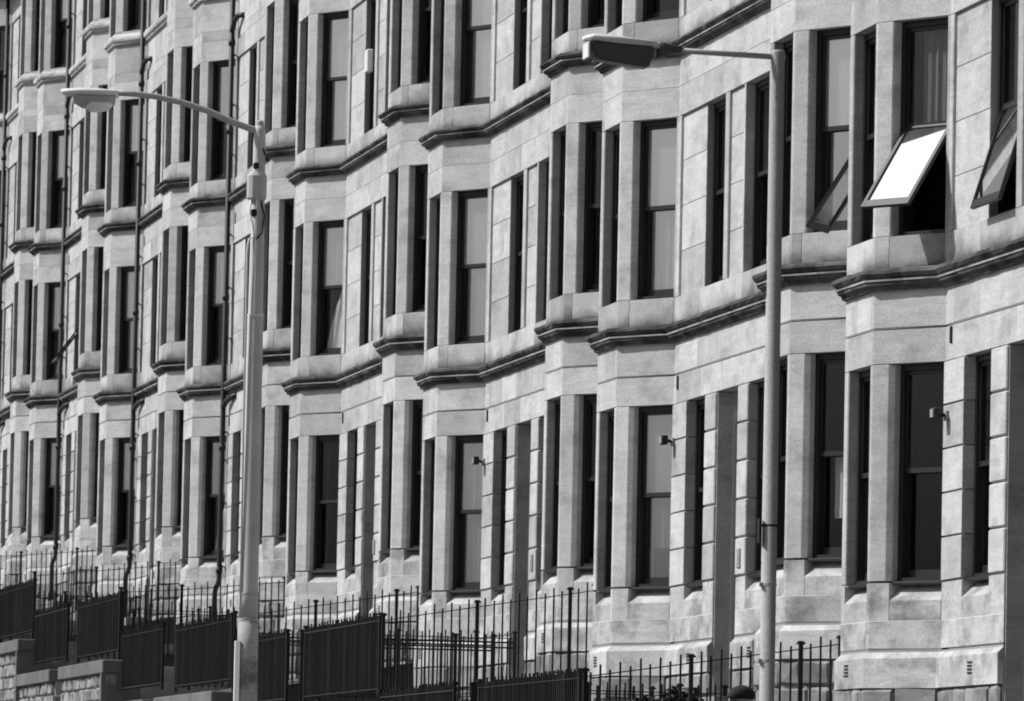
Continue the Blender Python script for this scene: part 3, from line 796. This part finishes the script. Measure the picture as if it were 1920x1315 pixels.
# ------------------------------------------------------------------ street lamps
def lamp_slim():
    X, Y = 13.0, -5.5; zb = gz(X)
    r_ = empty('street_lamp', (X, Y, zb), 'slim pale street lamp post with straight arm and boxy dark lantern, nearer one', 'street lamp', 'street lamps on the pavement')
    top = 3.16 - zb
    bm = bmesh.new(); add_tube(bm, [(0, 0, 0), (0, 0, 1.2), (0, 0, 1.21), (0, 0, top - .02), (0, 0, top)], [.075, .075, .056, .05, .045], 20); from_bm('pole', bm, POLE2, r_, True)
    bm = bmesh.new(); add_tube(bm, [(0, 0, top - .05), (0, -.85, top - .03)], .021, 10); add_tube(bm, [(0, -.04, top - .05), (0, .05, top - .05)], .03, 10); from_bm('arm', bm, STEEL, r_, True)
    z = top - .005
    def loft(secs, name, m):
        bm = bmesh.new(); rings = []
        for y, zz, hw, hh in secs:
            ring = []
            for a in range(12):
                t_ = 2 * math.pi * a / 12
                cx = math.copysign(abs(math.cos(t_)) ** .6, math.cos(t_)) * hw; cz = math.copysign(abs(math.sin(t_)) ** .6, math.sin(t_)) * hh
                ring.append(bm.verts.new((cx, y, zz + cz)))
            rings.append(ring)
        for a, b_ in zip(rings, rings[1:]):
            for k in range(12): bm.faces.new((a[k], a[(k + 1) % 12], b_[(k + 1) % 12], b_[k]))
        bm.faces.new(rings[0][::-1]); bm.faces.new(rings[-1])
        return from_bm(name, bm, m, r_, True)
    loft([(-.72, z - .02, .028, .028), (-.80, z - .025, .034, .034), (-.84, z - .03, .06, .055), (-.90, z - .03, .07, .06)], 'collar', BOWL)
    loft([(-.89, z - .008, .07, .02), (-.95, z + .004, .11, .028), (-1.2, z + .02, .13, .032), (-1.38, z + .034, .12, .028), (-1.44, z + .03, .06, .016)], 'canopy', CANOPY)
    bm = bmesh.new()
    t_ = [(-.93, -.02, .11), (-1.41, .005, .11)]; bt = [(-.97, -.17, .08), (-1.36, -.125, .08)]
    a = [bm.verts.new((s * w_, y, z + q)) for (y, q, w_) in t_ for s in (-1, 1)]; c = [bm.verts.new((s * w_, y, z + q)) for (y, q, w_) in bt for s in (-1, 1)]
    a = [a[0], a[1], a[3], a[2]]; c = [c[0], c[1], c[3], c[2]]
    bm.faces.new(a); bm.faces.new(c[::-1])
    for i in range(4): bm.faces.new((a[i], a[(i + 1) % 4], c[(i + 1) % 4], c[i]))
    bmesh.ops.bevel(bm, geom=list(bm.edges), offset=.012, segments=2, affect='EDGES')
    from_bm('lamp_bowl', bm, BOWL, r_)
    bm = bmesh.new(); add_box(bm, -.1, .1, -1.425, -1.408, z - .115, z + .0, bev=.004); from_bm('end_plate', bm, CANOPY, r_)
    for z_ in (-.73, -1.28):
        bm = bmesh.new(); add_tube(bm, [(0, 0, z_ - zb), (0, 0, z_ - zb + .02)], .058, 16); add_box(bm, -.0, .03, -.075, -.045, z_ - zb - .006, z_ - zb + .024); from_bm('strap', bm, STEEL, r_)
    bm = bmesh.new(); add_tube(bm, [(0, 0, -.3 - zb), (0, 0, -.285 - zb)], .058, 16); from_bm('strap', bm, IRON, r_)
    bm = bmesh.new(); add_box(bm, -.04, .04, -.085, -.072, -.42 - zb, -.24 - zb); add_box(bm, -.02, .02, -.08, .0, -.3 - zb, -.285 - zb); from_bm('notice_plate', bm, IRON, r_)
lamp_slim()
def lamp_thick():
    X, Y = -13.4, -5.52; zb = gz(X)
    r_ = empty('street_lamp', (X, Y, zb), 'thick concrete street lamp post with curved arm and opal bowl, farther one', 'street lamp', 'street lamps on the pavement')
    T = 5.36 - zb
    bm = bmesh.new(); add_tube(bm, [(0, 0, -.23 - zb), (0, 0, .05 - zb), (0, 0, .07 - zb), (0, 0, 3.2 - zb), (0, 0, 3.22 - zb), (0, 0, T - .06), (0, 0, T)], [.112, .11, .104, .09, .084, .068, .045], 20); pl_ = from_bm('pole', bm, POLE, r_, True)
    bm = bmesh.new(); add_tube(bm, [(0, 0, 0), (0, 0, .9), (0, 0, 1.3), (0, 0, 1.9), (0, 0, -.225 - zb)], [.14, .135, .125, .118, .117], 24); from_bm('pole_base', bm, POLEB, r_, True)
    bm = bmesh.new(); zz = -.5 - zb
    add_prism(bm, [(-.03, -.145), (.075, -.15), (.1, -.10), (-.03, -.1)], zz - 1.4, zz + .02)
    # a pale cover plate peeling off the street side of the base
    v = bm.verts[:]
    from_bm('cover_plate', bm, WHITE, r_)
    for z_, rr2 in ((3.2, .092), (.05, .114), (-.24, .12)):
        bm = bmesh.new(); add_tube(bm, [(0, 0, z_ - zb - .012), (0, 0, z_ - zb + .012)], rr2, 20); from_bm('joint_ring', bm, CANOPY if z_ > 3 else STEEL, r_)
    bm = bmesh.new()
    add_tube(bm, [(0, .05, T - .1), (0, -.02, T - .07), (0, -.3, T + .02), (0, -.6, T + .14), (0, -.9, T + .225), (0, -1.2, T + .28), (0, -1.45, T + .30), (0, -1.68, T + .305)], [.04, .04, .038, .036, .034, .034, .034, .034], 10)
    from_bm('arm', bm, STEEL, r_, True)
    bm = bmesh.new(); add_tube(bm, [(0, 0, T - .02), (0, 0, T + .04), (0, 0, T + .06)], [.05, .045, .02], 12); from_bm('pole_cap', bm, STEEL, r_)
    z = T + .29
    def ell(secs, name, m, seg=16, half=None):
        bm = bmesh.new(); rings = []
        for y, zz, hw, zt_, zb_ in secs:
            ring = []
            for a in range(seg):
                t_ = 2 * math.pi * a / seg; s_ = math.sin(t_)
                ring.append(bm.verts.new((math.cos(t_) * hw, y, zz + s_ * (zt_ if s_ > 0 else zb_))))
            rings.append(ring)
        for a, b_ in zip(rings, rings[1:]):
            for k in range(seg): bm.faces.new((a[k], a[(k + 1) % seg], b_[(k + 1) % seg], b_[k]))
        bm.faces.new(rings[0][::-1]); bm.faces.new(rings[-1])
        return from_bm(name, bm, m, r_, True)
    ell([(-1.62, z, .04, .04, .05), (-1.68, z, .1, .045, .05), (-1.85, z, .15, .055, .05), (-2.05, z, .15, .055, .05), (-2.2, z, .1, .04, .05), (-2.27, z + .01, .03, .02, .03)], 'canopy', CANOPY)
    ell([(-1.66, z - .03, .09, .02, .1), (-1.8, z - .045, .13, .02, .09), (-2.02, z - .05, .13, .02, .13), (-2.12, z - .045, .1, .02, .08)], 'reflector', STEEL)
    ell([(-1.68, z - .1, .02, .01, .03), (-1.72, z - .11, .08, .02, .08), (-1.82, z - .115, .11, .02, .105), (-1.94, z - .115, .11, .02, .1), (-2.02, z - .11, .06, .02, .06), (-2.04, z - .11, .02, .01, .02)], 'lamp_bowl', OPAL)
    zx = 4.68 - zb
    bm = bmesh.new(); add_tube(bm, [(0, -.02, zx - .17), (0, -.02, zx - .15), (0, -.02, zx + .1), (0, -.02, zx + .15)], [.1, .115, .115, .08], 14); bx = from_bm('junction_box', bm, POLE, r_)
    bm = bmesh.new()
    add_tube(bm, [(.05, -.09, zx - .15), (.07, -.1, zx - .32), (.08, -.06, zx - .5), (.07, -.05, zx - .6), (.05, -.1, zx - .62), (.05, -.12, zx - .75), (.05, -.1, -.2 - zb)], .012, 6); from_bm('cable', bm, WHITE, r_, True)
    bm = bmesh.new(); add_tube(bm, [(.06, .02, zx - .16), (.09, .06, zx - .35), (.09, .04, zx - .55), (.08, -.02, zx - .62)], .012, 6); add_tube(bm, [(0, -.05, T - .1), (.06, .04, T - .28), (.06, .1, T - .42)], .012, 6); from_bm('cable', bm, IRON, r_, True)
    bm = bmesh.new(); add_box(bm, .0, .08, -.08, -.02, zx - .36, zx - .28, bev=.01); add_box(bm, .0, .08, -.07, -.01, zx + .18, zx + .25, bev=.01); from_bm('clamp', bm, IRON, r_)
lamp_thick()

# ------------------------------------------------------------------ shrubs and the person
def shrub(loc, r_, lab, seed):
    rg = random.Random(seed); t = empty('shrub', loc, lab, 'shrub', 'small shrubs in the gardens')
    bm = bmesh.new()
    for k in range(7):
        a = rg.uniform(0, 6.28); add_tube(bm, [(0, 0, -.5), (.1 * math.cos(a) * r_, .1 * math.sin(a) * r_, 0), (r_ * .6 * math.cos(a), r_ * .6 * math.sin(a), r_ * rg.uniform(.3, .9))], [.014, .01, .005], 5)
    from_bm('stem', bm, IRON, t)
    bm = bmesh.new()
    for k in range(420):
        d = Vector((rg.gauss(0, 1), rg.gauss(0, 1), rg.gauss(0, 1))).normalized() * r_ * rg.uniform(.45, 1) ** .6 * (1 + .25 * math.sin(5 * rg.random()))
        c = Vector((d.x, d.y, d.z * .8 + r_ * .1)); u_ = Vector((rg.gauss(0, 1), rg.gauss(0, 1), rg.gauss(0, .6))).normalized() * rg.uniform(.03, .055); v_ = u_.orthogonal().normalized() * u_.length * .5
        q = [bm.verts.new(c + s_) for s_ in (-u_, v_, u_, -v_)]; bm.faces.new(q)
    f_ = from_bm('foliage', bm, LEAF, t); f_['kind'] = 'stuff'
shrub((-12.3, -.75, -1.12), .22, 'dark bushy shrub poking up at the bottom edge, left of the slim lamp post', 1)
shrub((-7.4, -2.2, -1.28), .16, 'small dark shrub at the end of the low dense railing', 2)

def person():
    zb = gz(3.71); t = empty('person', (3.71, -3.62, zb), 'person in a dark peaked cap, only the cap showing at the bottom edge', 'person')
    t.scale = (1.05, 1.05, 1.055); t.rotation_euler = (0, 0, R(180 + 25))       # facing the street
    # body: skin-modifier figure, 1.70 m, one arm swinging
    J = {'pel': (0, 0, .92), 'sp': (0, .0, 1.12), 'ch': (0, .0, 1.32), 'nk': (0, .01, 1.45), 'hd': (0, .03, 1.52),
         'hl': (-.1, 0, .88), 'kl': (-.11, .16, .5), 'al': (-.11, .05, .09), 'tl': (-.12, .2, .04),
         'hr': (.1, 0, .88), 'kr': (.11, .02, .48), 'ar': (.11, -.2, .12), 'tr': (.11, -.08, .04),
         'sl': (-.19, 0, 1.38), 'el': (-.25, -.1, 1.1), 'wl': (-.25, -.02, .86), 'sr': (.19, 0, 1.38), 'er': (.25, .06, 1.1), 'wr': (.24, .2, .9)}
    Rr = {'pel': .155, 'sp': .145, 'ch': .16, 'nk': .07, 'hd': .07, 'hl': .1, 'kl': .07, 'al': .05, 'tl': .045, 'hr': .1, 'kr': .07, 'ar': .05, 'tr': .045, 'sl': .075, 'el': .055, 'wl': .04, 'sr': .075, 'er': .055, 'wr': .04}
    E_ = [('pel', 'sp'), ('sp', 'ch'), ('ch', 'nk'), ('nk', 'hd'), ('pel', 'hl'), ('hl', 'kl'), ('kl', 'al'), ('al', 'tl'), ('pel', 'hr'), ('hr', 'kr'), ('kr', 'ar'), ('ar', 'tr'), ('ch', 'sl'), ('sl', 'el'), ('el', 'wl'), ('ch', 'sr'), ('sr', 'er'), ('er', 'wr')]
    ks = list(J); me = bpy.data.meshes.new('body'); me.from_pydata([J[k] for k in ks], [(ks.index(a), ks.index(b_)) for a, b_ in E_], [])
    b_ = link_mesh('body', me, COAT, t)
    sk = b_.modifiers.new('skin', 'SKIN'); me_ = b_.data
    for i, k in enumerate(ks):
        d = me_.skin_vertices[0].data[i]; d.radius = (Rr[k], Rr[k] * (.75 if k in ('pel', 'sp', 'ch') else 1)); d.use_root = (k == 'pel')
    sb = b_.modifiers.new('sub', 'SUBSURF'); sb.levels = 1; sb.render_levels = 2
    bm = bmesh.new()
    bmesh.ops.create_uvsphere(bm, u_segments=20, v_segments=14, radius=1)
    for v in bm.verts:
        x, y, z = v.co
        jaw = 1 - .22 * max(0, -z); v.co = Vector((x * .078 * jaw, y * .098 * (1 - .1 * max(0, -z)), 1.595 + z * .118))
        if y > .75 and abs(x) < .35 and -.35 < z < .15: v.co.y += .022          # nose
        if y > .75 and abs(x) < .35 and -.62 < z < -.45: v.co.y += .006         # mouth
    for s_ in (-1, 1):
        add_box(bm, s_ * .078 - .008, s_ * .078 + .008, -.02, .012, 1.565, 1.625, bev=.006)
    from_bm('head', bm, SKIN, t, True)
    for s_ in (-1, 1):
        bm = bmesh.new(); bmesh.ops.create_uvsphere(bm, u_segments=8, v_segments=6, radius=.011)
        for v in bm.verts: v.co += Vector((s_ * .032, .083, 1.605))
        from_bm('eye', bm, CAPM, t, True)
    for s_, (hx, hy, hz) in ((-1, J['wl']), (1, J['wr'])):
        bm = bmesh.new(); add_box(bm, hx - .018, hx + .018, hy - .035, hy + .04, hz - .12, hz - .02, bev=.012)
        for k, ln in enumerate((.062, .075, .07, .055)):
            y0 = hy + .03 - k * .02; add_tube(bm, [(hx, y0, hz - .11), (hx - s_ * .006, y0 + .005, hz - .11 - ln * .6), (hx - s_ * .02, y0 + .006, hz - .11 - ln)], [.009, .008, .006], 6)
        add_tube(bm, [(hx, hy + .035, hz - .05), (hx - s_ * .012, hy + .06, hz - .09), (hx - s_ * .015, hy + .058, hz - .115)], [.011, .009, .007], 6)
        from_bm('hand', bm, SKIN, t)
    bm = bmesh.new(); bmesh.ops.create_uvsphere(bm, u_segments=20, v_segments=12, radius=1)
    for v in bm.verts:
        x, y, z = v.co; v.co = Vector((x * .098, y * .118 - .005, 1.652 + max(z, -.35) * .085))
    pk = [(-.075, .085), (-.06, .15), (0, .178), (.06, .15), (.075, .085)]
    add_prism(bm, pk, 1.628, 1.642)
    from_bm('cap', bm, CAPM, t, True)
person()
for ob in scene.objects:
    if 'k' in ob: del ob['k']
